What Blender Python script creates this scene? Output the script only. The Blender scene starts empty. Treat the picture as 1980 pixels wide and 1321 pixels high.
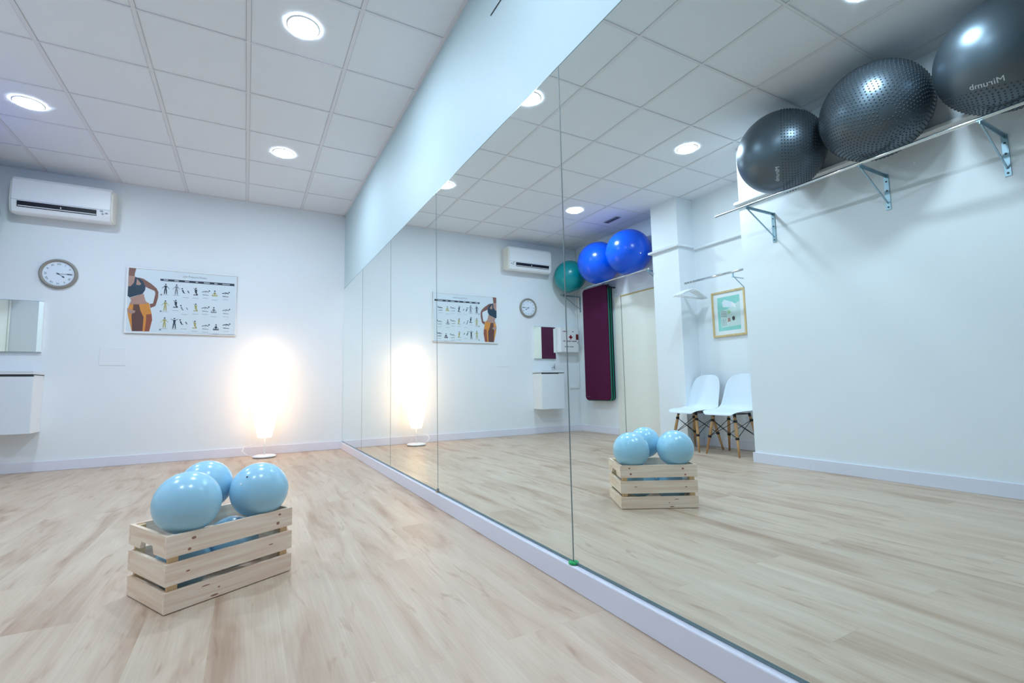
import bpy, bmesh, math, random
from mathutils import Vector, Matrix
PI = math.pi
sc = bpy.context.scene
col = sc.collection
random.seed(7)

# ------------------------------------------------------------------ camera
FX, YAW, PITCH, ROLL = 917.97, 0.49708, 0.09041, -0.018837
cam_data = bpy.data.cameras.new('camera')
cam_data.sensor_fit = 'HORIZONTAL'
cam_data.sensor_width = 36.0
cam_data.lens = FX / 1980.0 * 36.0
cam_data.shift_x = 16.58 / 1980.0
cam_data.shift_y = 3.35 / 1980.0
cam_data.clip_start = 0.02
cam_data.clip_end = 60
cam = bpy.data.objects.new('camera', cam_data)
col.objects.link(cam)
_f = Vector((math.sin(YAW) * math.cos(PITCH), math.cos(YAW) * math.cos(PITCH), math.sin(PITCH)))
_r = Vector((math.cos(YAW), -math.sin(YAW), 0))
_u = _r.cross(_f)
r2 = math.cos(ROLL) * _r + math.sin(ROLL) * _u
u2 = -math.sin(ROLL) * _r + math.cos(ROLL) * _u
CAM = Vector((-1.082, 0.0, 0.7418))
M4 = Matrix(((r2.x, u2.x, -_f.x, CAM.x), (r2.y, u2.y, -_f.y, CAM.y), (r2.z, u2.z, -_f.z, CAM.z), (0, 0, 0, 1)))
cam.matrix_world = M4
sc.camera = cam

# ------------------------------------------------------------------ world, exposure
world = bpy.data.worlds.new('world')
sc.world = world
world.use_nodes = True
world.node_tree.nodes['Background'].inputs[0].default_value = (0.6, 0.75, 0.9, 1)
world.node_tree.nodes['Background'].inputs[1].default_value = 0.3
sc.view_settings.view_transform = 'Standard'
sc.view_settings.look = 'None'
sc.view_settings.exposure = 3.18
sc.view_settings.gamma = 1.0
sc.view_settings.use_curve_mapping = False
try:
    sc.cycles.use_denoising = True
    sc.cycles.denoiser = 'OPENIMAGEDENOISE'
    sc.cycles.max_bounces = 9
    sc.cycles.diffuse_bounces = 5
    sc.cycles.glossy_bounces = 6
    sc.cycles.sample_clamp_indirect = 8.0
    sc.cycles.blur_glossy = 0.3
except Exception:
    pass
LED_STRENGTH = 27.0
LED_COLOR = (0.74, 0.90, 1.06)
SHADE_STRENGTH = 0.38
SHADE_COLOR = (1.0, 0.63, 0.37)

# ------------------------------------------------------------------ measures
D = 6.293        # clock wall
WL = -3.744      # left wall
WP = -3.467      # pillar face
WN = -3.0625     # near left wall face
H = 3.002        # ceiling
YF = -2.6        # wall behind the camera
YN = 2.814       # where the near left wall ends
YP0, YP1 = 3.916, 4.329
ZB, ZT = 0.0897, 2.034
SEAMS = [1.483, 2.897, 4.020, 5.155]

# ------------------------------------------------------------------ materials
def lin(c):
    c = c / 255.0
    return c / 12.92 if c <= 0.04045 else ((c + 0.055) / 1.055) ** 2.4
def rgb(r, g, b):
    return (lin(r), lin(g), lin(b), 1)

def new_mat(name):
    m = bpy.data.materials.new(name)
    m.use_nodes = True
    nt = m.node_tree
    return m, nt, nt.nodes['Principled BSDF']

def mat(name, c, rough=0.5, metal=0.0, noise=0.03, scale=12.0, spec=0.5, bump=0.0, bscale=200.0, coat=0.0, emit=None, estr=0.0, trans=0.0):
    m, nt, b = new_mat(name)
    n = nt.nodes.new('ShaderNodeTexNoise'); n.inputs['Scale'].default_value = scale; n.inputs['Detail'].default_value = 3
    tc = nt.nodes.new('ShaderNodeTexCoord')
    nt.links.new(tc.outputs['Object'], n.inputs['Vector'])
    mx = nt.nodes.new('ShaderNodeMix'); mx.data_type = 'RGBA'
    c = tuple(c)[:3]
    mx.inputs['A'].default_value = tuple(max(0, v * (1 - noise)) for v in c) + (1,)
    mx.inputs['B'].default_value = tuple(min(1, v * (1 + noise)) for v in c) + (1,)
    nt.links.new(n.outputs['Fac'], mx.inputs['Factor'])
    nt.links.new(mx.outputs['Result'], b.inputs['Base Color'])
    b.inputs['Roughness'].default_value = rough
    b.inputs['Metallic'].default_value = metal
    b.inputs['Specular IOR Level'].default_value = spec
    if coat: b.inputs['Coat Weight'].default_value = coat; b.inputs['Coat Roughness'].default_value = 0.1
    if trans: b.inputs['Transmission Weight'].default_value = trans
    if bump:
        n2 = nt.nodes.new('ShaderNodeTexNoise'); n2.inputs['Scale'].default_value = bscale
        nt.links.new(tc.outputs['Object'], n2.inputs['Vector'])
        bp = nt.nodes.new('ShaderNodeBump'); bp.inputs['Strength'].default_value = bump; bp.inputs['Distance'].default_value = 0.002
        nt.links.new(n2.outputs['Fac'], bp.inputs['Height']); nt.links.new(bp.outputs['Normal'], b.inputs['Normal'])
    if emit:
        b.inputs['Emission Color'].default_value = tuple(emit)[:3] + (1,)
        b.inputs['Emission Strength'].default_value = estr
    return m

def floor_mat():
    m, nt, b = new_mat('oak_laminate')
    N = nt.nodes.new; L = nt.links.new
    tc = N('ShaderNodeTexCoord')
    sep = N('ShaderNodeSeparateXYZ'); L(tc.outputs['Object'], sep.inputs[0])
    cmb = N('ShaderNodeCombineXYZ'); L(sep.outputs['Y'], cmb.inputs['X']); L(sep.outputs['X'], cmb.inputs['Y'])
    br = N('ShaderNodeTexBrick'); L(cmb.outputs[0], br.inputs['Vector'])
    br.offset = 0.37; br.offset_frequency = 3
    br.inputs['Color1'].default_value = (0, 0, 0, 1); br.inputs['Color2'].default_value = (1, 1, 1, 1)
    br.inputs['Mortar'].default_value = (0.5, 0.5, 0.5, 1)
    br.inputs['Scale'].default_value = 1.0; br.inputs['Mortar Size'].default_value = 0.0003
    br.inputs['Brick Width'].default_value = 1.29; br.inputs['Row Height'].default_value = 0.193
    br.inputs['Bias'].default_value = 0.0
    # per plank offset of the grain
    mul = N('ShaderNodeVectorMath'); mul.operation = 'MULTIPLY_ADD'
    L(br.outputs['Color'], mul.inputs[0]); mul.inputs[1].default_value = (13.7, 7.3, 5.1); L(tc.outputs['Object'], mul.inputs[2])
    def noise(scale_vec, scale, detail, dist=0.0):
        mp = N('ShaderNodeMapping'); L(mul.outputs[0], mp.inputs['Vector']); mp.inputs['Scale'].default_value = scale_vec
        n = N('ShaderNodeTexNoise'); L(mp.outputs[0], n.inputs['Vector']); n.inputs['Scale'].default_value = scale
        n.inputs['Detail'].default_value = detail; n.inputs['Distortion'].default_value = dist
        return n
    big = noise((4.2, 0.62, 1), 1.9, 3, 1.0)
    fine = noise((60, 1.6, 1), 2.6, 4, 0.1)
    knot = noise((9, 1.5, 1), 1.6, 3, 1.8)
    cr = N('ShaderNodeValToRGB'); L(big.outputs['Fac'], cr.inputs[0])
    e = cr.color_ramp.elements
    e[0].position = 0.26; e[0].color = rgb(174, 143, 120)
    e[1].position = 0.74; e[1].color = rgb(210, 192, 173)
    x = cr.color_ramp.elements.new(0.46); x.color = rgb(199, 176, 155)
    cr2 = N('ShaderNodeValToRGB'); L(fine.outputs['Fac'], cr2.inputs[0])
    cr2.color_ramp.elements[0].position = 0.25; cr2.color_ramp.elements[0].color = (0.89, 0.87, 0.86, 1)
    cr2.color_ramp.elements[1].position = 0.72; cr2.color_ramp.elements[1].color = (1.02, 1.02, 1.02, 1)
    m1 = N('ShaderNodeMix'); m1.data_type = 'RGBA'; m1.blend_type = 'MULTIPLY'; m1.inputs['Factor'].default_value = 1
    L(cr.outputs[0], m1.inputs['A']); L(cr2.outputs[0], m1.inputs['B'])
    cr3 = N('ShaderNodeValToRGB'); L(knot.outputs['Fac'], cr3.inputs[0])
    cr3.color_ramp.elements[0].position = 0.27; cr3.color_ramp.elements[0].color = (0.80, 0.72, 0.67, 1)
    cr3.color_ramp.elements[1].position = 0.40; cr3.color_ramp.elements[1].color = (1, 1, 1, 1)
    m2 = N('ShaderNodeMix'); m2.data_type = 'RGBA'; m2.blend_type = 'MULTIPLY'; m2.inputs['Factor'].default_value = 1
    L(m1.outputs['Result'], m2.inputs['A']); L(cr3.outputs[0], m2.inputs['B'])
    # tone per plank
    mr = N('ShaderNodeMapRange'); L(br.outputs['Color'], mr.inputs['Value']); mr.inputs['To Min'].default_value = 0.97; mr.inputs['To Max'].default_value = 1.03
    m3 = N('ShaderNodeMix'); m3.data_type = 'RGBA'; m3.blend_type = 'MULTIPLY'; m3.inputs['Factor'].default_value = 1
    L(m2.outputs['Result'], m3.inputs['A']); L(mr.outputs[0], m3.inputs['B'])
    # joints
    m4 = N('ShaderNodeMix'); m4.data_type = 'RGBA'; L(br.outputs['Fac'], m4.inputs['Factor'])
    L(m3.outputs['Result'], m4.inputs['A']); m4.inputs['B'].default_value = rgb(176, 152, 128)
    L(m4.outputs['Result'], b.inputs['Base Color'])
    b.inputs['Roughness'].default_value = 0.40
    b.inputs['Specular IOR Level'].default_value = 0.36
    bp = N('ShaderNodeBump'); bp.inputs['Strength'].default_value = 0.15; bp.inputs['Distance'].default_value = 0.001
    L(fine.outputs['Fac'], bp.inputs['Height']); L(bp.outputs['Normal'], b.inputs['Normal'])
    return m

def pine_mat(name, c1, c2, axis=0, seed=0.0):
    m, nt, b = new_mat(name)
    N = nt.nodes.new; L = nt.links.new
    tc = N('ShaderNodeTexCoord')
    mp = N('ShaderNodeMapping'); L(tc.outputs['Object'], mp.inputs['Vector'])
    s = [38, 38, 38]; s[axis] = 2.2
    mp.inputs['Scale'].default_value = s; mp.inputs['Location'].default_value = (seed, seed * 1.7, seed * .3)
    n = N('ShaderNodeTexNoise'); L(mp.outputs[0], n.inputs['Vector']); n.inputs['Scale'].default_value = 1.0
    n.inputs['Detail'].default_value = 4; n.inputs['Distortion'].default_value = 0.6
    cr = N('ShaderNodeValToRGB'); L(n.outputs['Fac'], cr.inputs[0])
    cr.color_ramp.elements[0].position = 0.3; cr.color_ramp.elements[0].color = c1
    cr.color_ramp.elements[1].position = 0.62; cr.color_ramp.elements[1].color = c2
    L(cr.outputs[0], b.inputs['Base Color'])
    b.inputs['Roughness'].default_value = 0.6
    return m

M = {}
M['wall'] = mat('white_wall_paint', rgb(232, 237, 242), 0.62, noise=0.012, scale=2.5, bump=0.08, bscale=160)
M['aqua'] = mat('pale_aqua_paint', rgb(196, 216, 221), 0.6, noise=0.012, scale=2.0, bump=0.08, bscale=160)
M['tile'] = mat('ceiling_tile', rgb(230, 234, 239), 0.85, noise=0.015, scale=3, bump=0.25, bscale=350)
M['tbar'] = mat('ceiling_grid_metal', rgb(224, 224, 228), 0.6, noise=0.01)
M['tedge'] = mat('tile_edge_shadow_gap', rgb(186, 188, 190), 0.9, noise=0.02)
M['base'] = mat('white_skirting', rgb(224, 225, 238), 0.35, noise=0.01)
M['floor'] = floor_mat()
M['white'] = mat('white_plastic', rgb(238, 240, 242), 0.35, noise=0.01)
M['shell'] = mat('white_shell_plastic', rgb(228, 238, 248), 0.4, noise=0.01)
M['offwhite'] = mat('off_white_plastic', rgb(232, 228, 220), 0.4, noise=0.01)
M['gloss'] = mat('glossy_white_lacquer', rgb(226, 233, 240), 0.25, noise=0.01)
M['black'] = mat('black_plastic', rgb(14, 15, 18), 0.4)
M['dgrey'] = mat('dark_grey', rgb(60, 64, 68), 0.5)
M['grey'] = mat('mid_grey', rgb(150, 155, 160), 0.5)
M['chrome'] = mat('chrome', rgb(225, 228, 230), 0.12, metal=1.0, noise=0.02)
M['zinc'] = mat('zinc_plated_steel', rgb(160, 186, 198), 0.32, metal=0.85, noise=0.12, scale=40)
M['mirror'] = mat('mirror_silver', rgb(244, 253, 251), 0.0, metal=1.0, noise=0.0)
M['medge'] = mat('mirror_glass_edge', rgb(104, 132, 134), 0.25, noise=0.1, scale=6)
M['seamw'] = mat('mirror_seam_filler', rgb(120, 132, 134), 0.5, noise=0.1)
M['green'] = mat('green_clip_plastic', rgb(10, 170, 90), 0.35)
M['brass'] = mat('beige_metal', rgb(190, 175, 140), 0.3, metal=0.7)
M['ledface'] = mat('led_diffuser', rgb(250, 250, 250), 0.5, emit=LED_COLOR, estr=LED_STRENGTH)
M['shade'] = mat('paper_lamp_shade', rgb(250, 240, 225), 0.8, emit=SHADE_COLOR, estr=SHADE_STRENGTH)
M['doorp'] = mat('cream_door_lacquer', rgb(236, 236, 228), 0.4, noise=0.01)
M['doorc'] = mat('white_door_casing', rgb(232, 232, 224), 0.45, noise=0.01)
M['ochre'] = mat('ochre_wood_edge', rgb(196, 170, 112), 0.5)
M['frame'] = pine_mat('oak_picture_frame', rgb(196, 168, 112), rgb(220, 196, 142), 2)
M['pine'] = pine_mat('pine_front', rgb(234, 200, 176), rgb(252, 234, 216), 0, 0.3)
M['piney'] = pine_mat('pine_side', rgb(230, 196, 168), rgb(250, 230, 208), 1, 2.3)
M['pinez'] = pine_mat('pine_post', rgb(208, 166, 118), rgb(228, 198, 154), 2, 4.3)
M['knot'] = mat('pine_knot', rgb(160, 112, 92), 0.6, noise=0.25, scale=90)
M['leg'] = pine_mat('beech_leg', rgb(178, 132, 86), rgb(204, 164, 118), 2, 1.0)
M['gymk'] = mat('dark_grey_vinyl', rgb(96, 108, 118), 0.37, noise=0.03, spec=0.5, metal=0.8)
M['nub'] = mat('self_shaded_nub_vinyl', rgb(40, 52, 62), 0.45, noise=0.03)  # ball vinyl made darker: the nubs' self-shadow is painted into the colour
M['gymb'] = mat('blue_vinyl', rgb(0, 86, 222), 0.24, noise=0.03, spec=0.5)
M['gymg'] = mat('teal_vinyl', rgb(0, 142, 148), 0.28, noise=0.03, spec=0.5)
M['soft'] = mat('light_blue_vinyl', rgb(164, 213, 238), 0.22, noise=0.03, spec=0.5)
M['silver_ink'] = mat('silver_lettering', rgb(205, 214, 220), 0.4, noise=0.01)
M['burg'] = mat('burgundy_foam', rgb(78, 20, 58), 0.7, spec=0.15, noise=0.08, scale=6, bump=0.3, bscale=400)
M['plum'] = mat('dark_plum_foam', rgb(24, 14, 28), 0.8, spec=0.2)
M['mgreen'] = mat('green_foam', rgb(6, 128, 104), 0.6)
M['print'] = mat('poster_white_paper', rgb(214, 226, 234), 0.25, noise=0.01)
M['paper'] = mat('white_passepartout', rgb(228, 234, 236), 0.6, noise=0.01)
M['ink'] = mat('print_navy', rgb(34, 48, 66), 0.35)
M['inkg'] = mat('print_grey', rgb(120, 130, 140), 0.35)
M['skin_dark'] = mat('print_shadow_skin', rgb(128, 88, 78), 0.35, noise=0.15, scale=20)
M['skin_light'] = mat('print_skin', rgb(176, 140, 128), 0.35, noise=0.12, scale=20)
M['navy'] = mat('print_top', rgb(30, 58, 78), 0.35, noise=0.2, scale=20)
M['orange'] = mat('print_leggings', rgb(214, 142, 62), 0.35, noise=0.1, scale=20)
M['shadep'] = mat('print_leggings_dark', rgb(98, 66, 62), 0.35, noise=0.15, scale=20)
M['redp'] = mat('print_leggings_red', rgb(148, 82, 62), 0.35, noise=0.12, scale=20)
M['khaki'] = mat('print_khaki', rgb(170, 165, 98), 0.4)
M['teal'] = mat('print_turquoise', rgb(142, 206, 198), 0.5, noise=0.08, scale=15)
M['tealp'] = mat('print_pale_turquoise', rgb(196, 218, 214), 0.5, noise=0.06, scale=15)
M['leaf'] = mat('print_leaf', rgb(140, 200, 120), 0.5)
M['red'] = mat('red_sign', rgb(170, 20, 36), 0.4)
M['dred'] = mat('dark_red', rgb(110, 20, 26), 0.4)
M['dial'] = mat('clock_dial', rgb(228, 238, 248), 0.4, noise=0.01)
M['clockrim'] = mat('taupe_clock_rim', rgb(146, 143, 136), 0.35, noise=0.05)

# ------------------------------------------------------------------ mesh helpers
class MB:
    def __init__(s): s.v = []; s.f = []; s.m = []; s.smooth = []
    def add(s, vs, fs, mi=0, sm=False):
        o = len(s.v); s.v += [tuple(v) for v in vs]
        for f in fs: s.f.append(tuple(i + o for i in f)); s.m.append(mi); s.smooth.append(sm)
        return s
    def box(s, x0, x1, y0, y1, z0, z1, mi=0):
        vs = [(x, y, z) for x in (x0, x1) for y in (y0, y1) for z in (z0, z1)]
        return s.add(vs, [(0, 1, 3, 2), (4, 6, 7, 5), (0, 4, 5, 1), (2, 3, 7, 6), (0, 2, 6, 4), (1, 5, 7, 3)], mi)
    def prism(s, pts, a0, a1, axis=0, mi=0, sm=False):
        """pts: 2D outline in the plane across axis, extruded from a0 to a1"""
        n = len(pts)
        def P(p, a):
            if axis == 0: return (a, p[0], p[1])
            if axis == 1: return (p[0], a, p[1])
            return (p[0], p[1], a)
        vs = [P(p, a0) for p in pts] + [P(p, a1) for p in pts]
        fs = [(i, (i + 1) % n, n + (i + 1) % n, n + i) for i in range(n)]
        o = len(s.v); s.add(vs, fs, mi, sm)
        s.f.append(tuple(o + i for i in reversed(range(n)))); s.m.append(mi); s.smooth.append(False)
        s.f.append(tuple(o + n + i for i in range(n))); s.m.append(mi); s.smooth.append(False)
        return s
    def bar(s, p, q, ra, rb=None, n=12, mi=0, sm=True, caps=True):
        rb = ra if rb is None else rb
        p = Vector(p); q = Vector(q); d = (q - p).normalized()
        a = d.orthogonal().normalized(); b = d.cross(a)
        vs = []
        for c, r in ((p, ra), (q, rb)):
            for i in range(n):
                t = 2 * PI * i / n; vs.append(c + r * (math.cos(t) * a + math.sin(t) * b))
        o = len(s.v)
        s.add(vs, [(i, (i + 1) % n, n + (i + 1) % n, n + i) for i in range(n)], mi, sm)
        if caps:
            s.f.append(tuple(o + i for i in reversed(range(n)))); s.m.append(mi); s.smooth.append(False)
            s.f.append(tuple(o + n + i for i in range(n))); s.m.append(mi); s.smooth.append(False)
        return s
    def tube(s, pts, r, n=8, mi=0):
        pts = [Vector(p) for p in pts]; rings = []; vs = []
        prev = None
        for k, p in enumerate(pts):
            d = ((pts[min(k + 1, len(pts) - 1)] - pts[max(k - 1, 0)])).normalized()
            a = d.orthogonal().normalized() if prev is None else (prev - prev.dot(d) * d).normalized()
            prev = a; b = d.cross(a)
            rr = r[k] if isinstance(r, (list, tuple)) else r
            for i in range(n):
                t = 2 * PI * i / n; vs.append(p + rr * (math.cos(t) * a + math.sin(t) * b))
        fs = []
        for k in range(len(pts) - 1):
            for i in range(n):
                fs.append((k * n + i, k * n + (i + 1) % n, (k + 1) * n + (i + 1) % n, (k + 1) * n + i))
        fs.append(tuple(reversed(range(n)))); fs.append(tuple((len(pts) - 1) * n + i for i in range(n)))
        return s.add(vs, fs, mi, True)
    def lathe(s, prof, n=48, mi=0, axis=2, sm=True, c=(0, 0, 0)):
        """prof: (radius, height) pairs; revolved about the axis through c"""
        vs = []; fs = []
        def P(r, h, t):
            a, b = r * math.cos(t), r * math.sin(t)
            if axis == 2: q = (a, b, h)
            elif axis == 1: q = (a, h, b)
            else: q = (h, a, b)
            return (q[0] + c[0], q[1] + c[1], q[2] + c[2])
        for r, h in prof:
            for i in range(n): vs.append(P(r, h, 2 * PI * i / n))
        for k in range(len(prof) - 1):
            for i in range(n):
                fs.append((k * n + i, k * n + (i + 1) % n, (k + 1) * n + (i + 1) % n, (k + 1) * n + i))
        return s.add(vs, fs, mi, sm)
    def build(s, name, mats, parent=None, loc=None, bevel=0.0, fix=True):
        me = bpy.data.meshes.new(name)
        me.from_pydata(s.v, [], s.f)
        if not isinstance(mats, (list, tuple)): mats = [mats]
        for m in mats: me.materials.append(m)
        for p, mi, sm in zip(me.polygons, s.m, s.smooth):
            p.material_index = mi; p.use_smooth = sm
        if fix:
            bm = bmesh.new(); bm.from_mesh(me)
            bmesh.ops.remove_doubles(bm, verts=bm.verts, dist=1e-6)
            bmesh.ops.recalc_face_normals(bm, faces=bm.faces)
            bm.to_mesh(me); bm.free()
        me.update()
        o = bpy.data.objects.new(name, me); col.objects.link(o)
        if parent: o.parent = parent
        if loc: o.location = loc
        if bevel:
            b = o.modifiers.new('bevel', 'BEVEL'); b.width = bevel; b.segments = 2; b.limit_method = 'ANGLE'; b.angle_limit = 0.6
        return o

def tag(o, label=None, cat=None, group=None, kind=None):
    if label: o['label'] = label
    if cat: o['category'] = cat
    if group: o['group'] = group
    if kind: o['kind'] = kind
    return o
def empty(name, loc, rz=0.0, label=None, cat=None, group=None):
    o = bpy.data.objects.new(name, None); col.objects.link(o)
    o.location = loc; o.rotation_euler = (0, 0, rz); o.empty_display_size = 0.05
    return tag(o, label, cat, group)
def copy_tree(o, parent=None):
    c = o.copy(); col.objects.link(c)
    if parent: c.parent = parent
    for ch in list(o.children): copy_tree(ch, c)
    return c
def struct(name, mb, m, bevel=0.0, label=None, parent=None, cat=None):
    o = mb.build(name, m, parent=parent, bevel=bevel)
    if parent is None:
        tag(o, label, cat, kind='structure')
    return o
def text_mesh(body, size, align='CENTER', extrude=0.0):
    cu = bpy.data.curves.new('t', 'FONT'); cu.body = body; cu.size = size; cu.align_x = align; cu.align_y = 'CENTER'
    cu.extrude = extrude; cu.resolution_u = 3
    o = bpy.data.objects.new('t', cu); col.objects.link(o)
    dg = bpy.context.evaluated_depsgraph_get(); dg.update()
    me = bpy.data.meshes.new_from_object(o.evaluated_get(dg))
    vs = [tuple(v.co) for v in me.vertices]; fs = [tuple(p.vertices) for p in me.polygons]
    bpy.data.objects.remove(o); bpy.data.curves.remove(cu); bpy.data.meshes.remove(me)
    return vs, fs

# ================================================================== the room shell
struct('floor', MB().box(-4.2, 0.15, YF - 0.1, D + 0.1, -0.1, 0.0), M['floor'], label='pale oak laminate floor with long planks', cat='floor')
# ceiling: tiles between a visible T grid
ceil = struct('ceiling', MB().box(-4.2, 0.15, YF - 0.1, D + 0.1, H + 0.004, H + 0.12), M['tile'], label='suspended ceiling of square off-white tiles', cat='ceiling')
g = MB()
XA, YB = -0.5248, 5.7172
for i in range(-1, 7):
    x = XA - 0.6 * i
    if -3.744 < x < 0: g.box(x - 0.012, x + 0.012, YF, D, H - 0.001, H + 0.006)
for j in range(-1, 15):
    y = YB - 0.6 * j
    if YF < y < D: g.box(-4.0, 0.006, y - 0.0075, y + 0.0075, H - 0.0018, H + 0.006)
g.box(-0.016, 0.006, YF, D, H - 0.002, H + 0.006)
g.box(-4.0, 0.006, D - 0.018, D, H - 0.002, H + 0.006)
g.build('ceiling_grid', M['tbar'], parent=ceil)
g = MB()
for i in range(-1, 7):
    x = XA - 0.6 * i
    if -3.744 < x < 0:
        for s_ in (-1, 1): g.box(x + s_ * 0.0135 - 0.0015, x + s_ * 0.0135 + 0.0015, YF, D, H + 0.002, H + 0.006)
for j in range(-1, 15):
    y = YB - 0.6 * j
    if YF < y < D:
        g.box(-4.0, 0.006, y + 0.0075, y + 0.0115, H + 0.001, H + 0.006)
g.build('tile_edge_shade', M['tedge'], parent=ceil)  # thin grey strips painting the shadow along the tile edges

struct('wall_back', MB().box(-3.9, 0.15, D, D + 0.12, 0, H + 0.1), M['wall'], label='white wall with the clock and the poster', cat='wall')
struct('wall_right', MB().box(0.006, 0.15, YF, D, 0, H + 0.1), M['aqua'], label='pale aqua wall above and behind the big mirrors', cat='wall')
struct('wall_left', MB().box(WL - 0.12, WL, YN - 0.1, D, 0, H + 0.1), M['wall'], label='white wall with the door and the hanging mats', cat='wall')
struct('wall_pillar', MB().box(WL, WP, YP0, YP1, 0, H + 0.05), M['wall'], label='white pillar between the door and the chairs', cat='pillar')
struct('wall_near', MB().box(WL - 0.12, WN, YF, YN, 0, H + 0.05), M['wall'], label='white wall under the dark grey balls', cat='wall')
struct('wall_front', MB().box(-4.0, 0.15, YF - 0.12, YF, 0, H + 0.1), M['wall'], label='white wall behind the camera', cat='wall')

BH = 0.1
def base(name, x0, x1, y0, y1, h=BH):
    struct(name, MB().box(x0, x1, y0, y1, 0, h), M['base'], bevel=0.004, label=None)
base('baseboard_back', WL, -0.018, D - 0.015, D)
base('baseboard_right', -0.02, 0.006, YF, D - 0.0, ZB - 0.006)
base('baseboard_left', WL, WL + 0.015, 5.375, D - 0.015)
mbp = MB(); mbp.box(WP, WP + 0.015, YP0 - 0.015, YP1 + 0.015, 0, BH); mbp.box(WL, WP, YP0 - 0.015, YP0, 0, BH); mbp.box(WL + 0.04, WP, YP1, YP1 + 0.015, 0, BH)
struct('baseboard_pillar', mbp, M['base'], bevel=0.003)
base('baseboard_recess', WL, WL + 0.015, YN, YP0 - 0.015)
mbp = MB(); mbp.box(WN, WN + 0.015, YF, YN + 0.015, 0, BH - 0.006); mbp.box(WL, WN, YN, YN + 0.015, 0, BH - 0.006)
struct('baseboard_near', mbp, M['base'], bevel=0.003)

# narrow ledge moulding running high round the pillar, the recess and the near wall
def ledge(name, z0, boxes):
    m = MB()
    for (x0, x1, y0, y1) in boxes:
        m.box(x0, x1, y0, y1, z0, z0 + 0.028)
    struct(name, m, M['wall'], bevel=0.005, cat=None)
ledge('trim_1', 2.385, [(WL, WP + 0.045, YP1, YP1 + 0.035), (WP, WP + 0.045, YP0 - 0.03, YP1), (WL + 0.045, WP, YP0 - 0.04, YP0)])
ledge('trim_2', 2.362, [(WL, WL + 0.045, YN, YP0 - 0.04)])
ledge('trim_3', 2.435, [(WN, WN + 0.045, YF, YN + 0.03), (WL + 0.045, WN, YN, YN + 0.03)])

# door in the left wall, half hidden by the pillar
d0, d1, dz = 4.40, 5.223, 2.022
door = struct('door_1', MB().box(WL, WL + 0.012, d0, d1, 0.006, dz), M['doorp'], bevel=0.002, label='cream flush door with faint horizontal grooves beside the mats', cat='door')
for zz in (0.445, 0.84, 1.24, 1.64):
    MB().box(WL + 0.0115, WL + 0.0127, d0 + 0.12, d1 - 0.1, zz - 0.002, zz + 0.002).build('groove', M['offwhite'], parent=door)
struct('door_casing', MB().box(WL, WL + 0.018, d1 + 0.012, d1 + 0.145, 0, dz + 0.012).box(WL, WL + 0.018, d0 - 0.06, d0 - 0.012, 0, dz + 0.012), M['doorc'], bevel=0.002, parent=door)
struct('door_gap', MB().box(WL, WL + 0.003, d1, d1 + 0.012, 0, dz), M['dgrey'], parent=door)
struct('door_head', MB().box(WL, WL + 0.02, d0, d1 + 0.012, dz, dz + 0.016), M['ochre'], parent=door)

# ================================================================== the mirror wall
ys = [-0.30] + SEAMS + [D]
where = ['nearest the camera, reaching out of the picture', 'second from the camera, between the green clip and the metal clip',
         'third from the camera, showing the poster edge and the paper lamp', 'fourth from the camera, narrow in view', 'farthest, in the corner at the clock wall']
labs = ['widest wall mirror panel, reflecting the crate, chairs and grey balls',
        'wall mirror panel between the green clip and the metal clip, reflecting the poster and clock',
        'wall mirror panel reflecting the glowing paper lamp, left of the metal clip',
        'narrow wall mirror panel between the lamp reflection and the corner panel',
        'narrowest wall mirror panel, meeting the clock wall in the corner']
for k in range(5):
    y0, y1 = ys[k] + 0.0016, ys[k + 1] - 0.0016
    if k == 4: y1 = D - 0.002
    m = MB().box(0.0, 0.005, y0, y1, ZB, ZT, 1)
    # front face silver
    for i, f in enumerate(m.f):
        xs = [m.v[j][0] for j in f]
        if max(xs) < 1e-6: m.m[i] = 0
    o = m.build('wall_mirror', [M['mirror'], M['medge']])
    tag(o, labs[k], 'mirror', 'floor to head height mirror panels')
    # dark polished edge strip round the panel
    b = 0.0022
    MB().box(-0.0006, 0.0002, y0, y1, ZB, ZB + 0.006).build('glass_edge', M['medge'], parent=o)
    MB().box(-0.0006, 0.0002, y0, y1, ZT - 0.003, ZT).build('glass_edge', M['medge'], parent=o)
tag(MB().box(-0.0012, 0.003, SEAMS[0] - 0.0022, SEAMS[0] + 0.0022, ZB + 0.005, ZT).build('seam_strip', M['seamw']), 'thin dark seam strip standing on the green clip', 'seam', 'seams between the mirror panels')
tag(MB().box(-0.0010, 0.003, SEAMS[1] - 0.0018, SEAMS[1] + 0.0018, ZB + 0.005, ZT).build('seam_strip', M['seamw']), 'thin pale seam strip standing on the metal clip', 'seam', 'seams between the mirror panels')
tag(MB().box(-0.0010, 0.003, SEAMS[2] - 0.0018, SEAMS[2] + 0.0018, ZB + 0.005, ZT).build('seam_strip', M['seamw']), 'thin seam strip left of the lamp reflection', 'seam', 'seams between the mirror panels')
tag(MB().box(-0.0010, 0.003, SEAMS[3] - 0.0018, SEAMS[3] + 0.0018, ZB + 0.005, ZT).build('seam_strip', M['seamw']), 'thin seam strip nearest the clock wall corner', 'seam', 'seams between the mirror panels')
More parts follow.
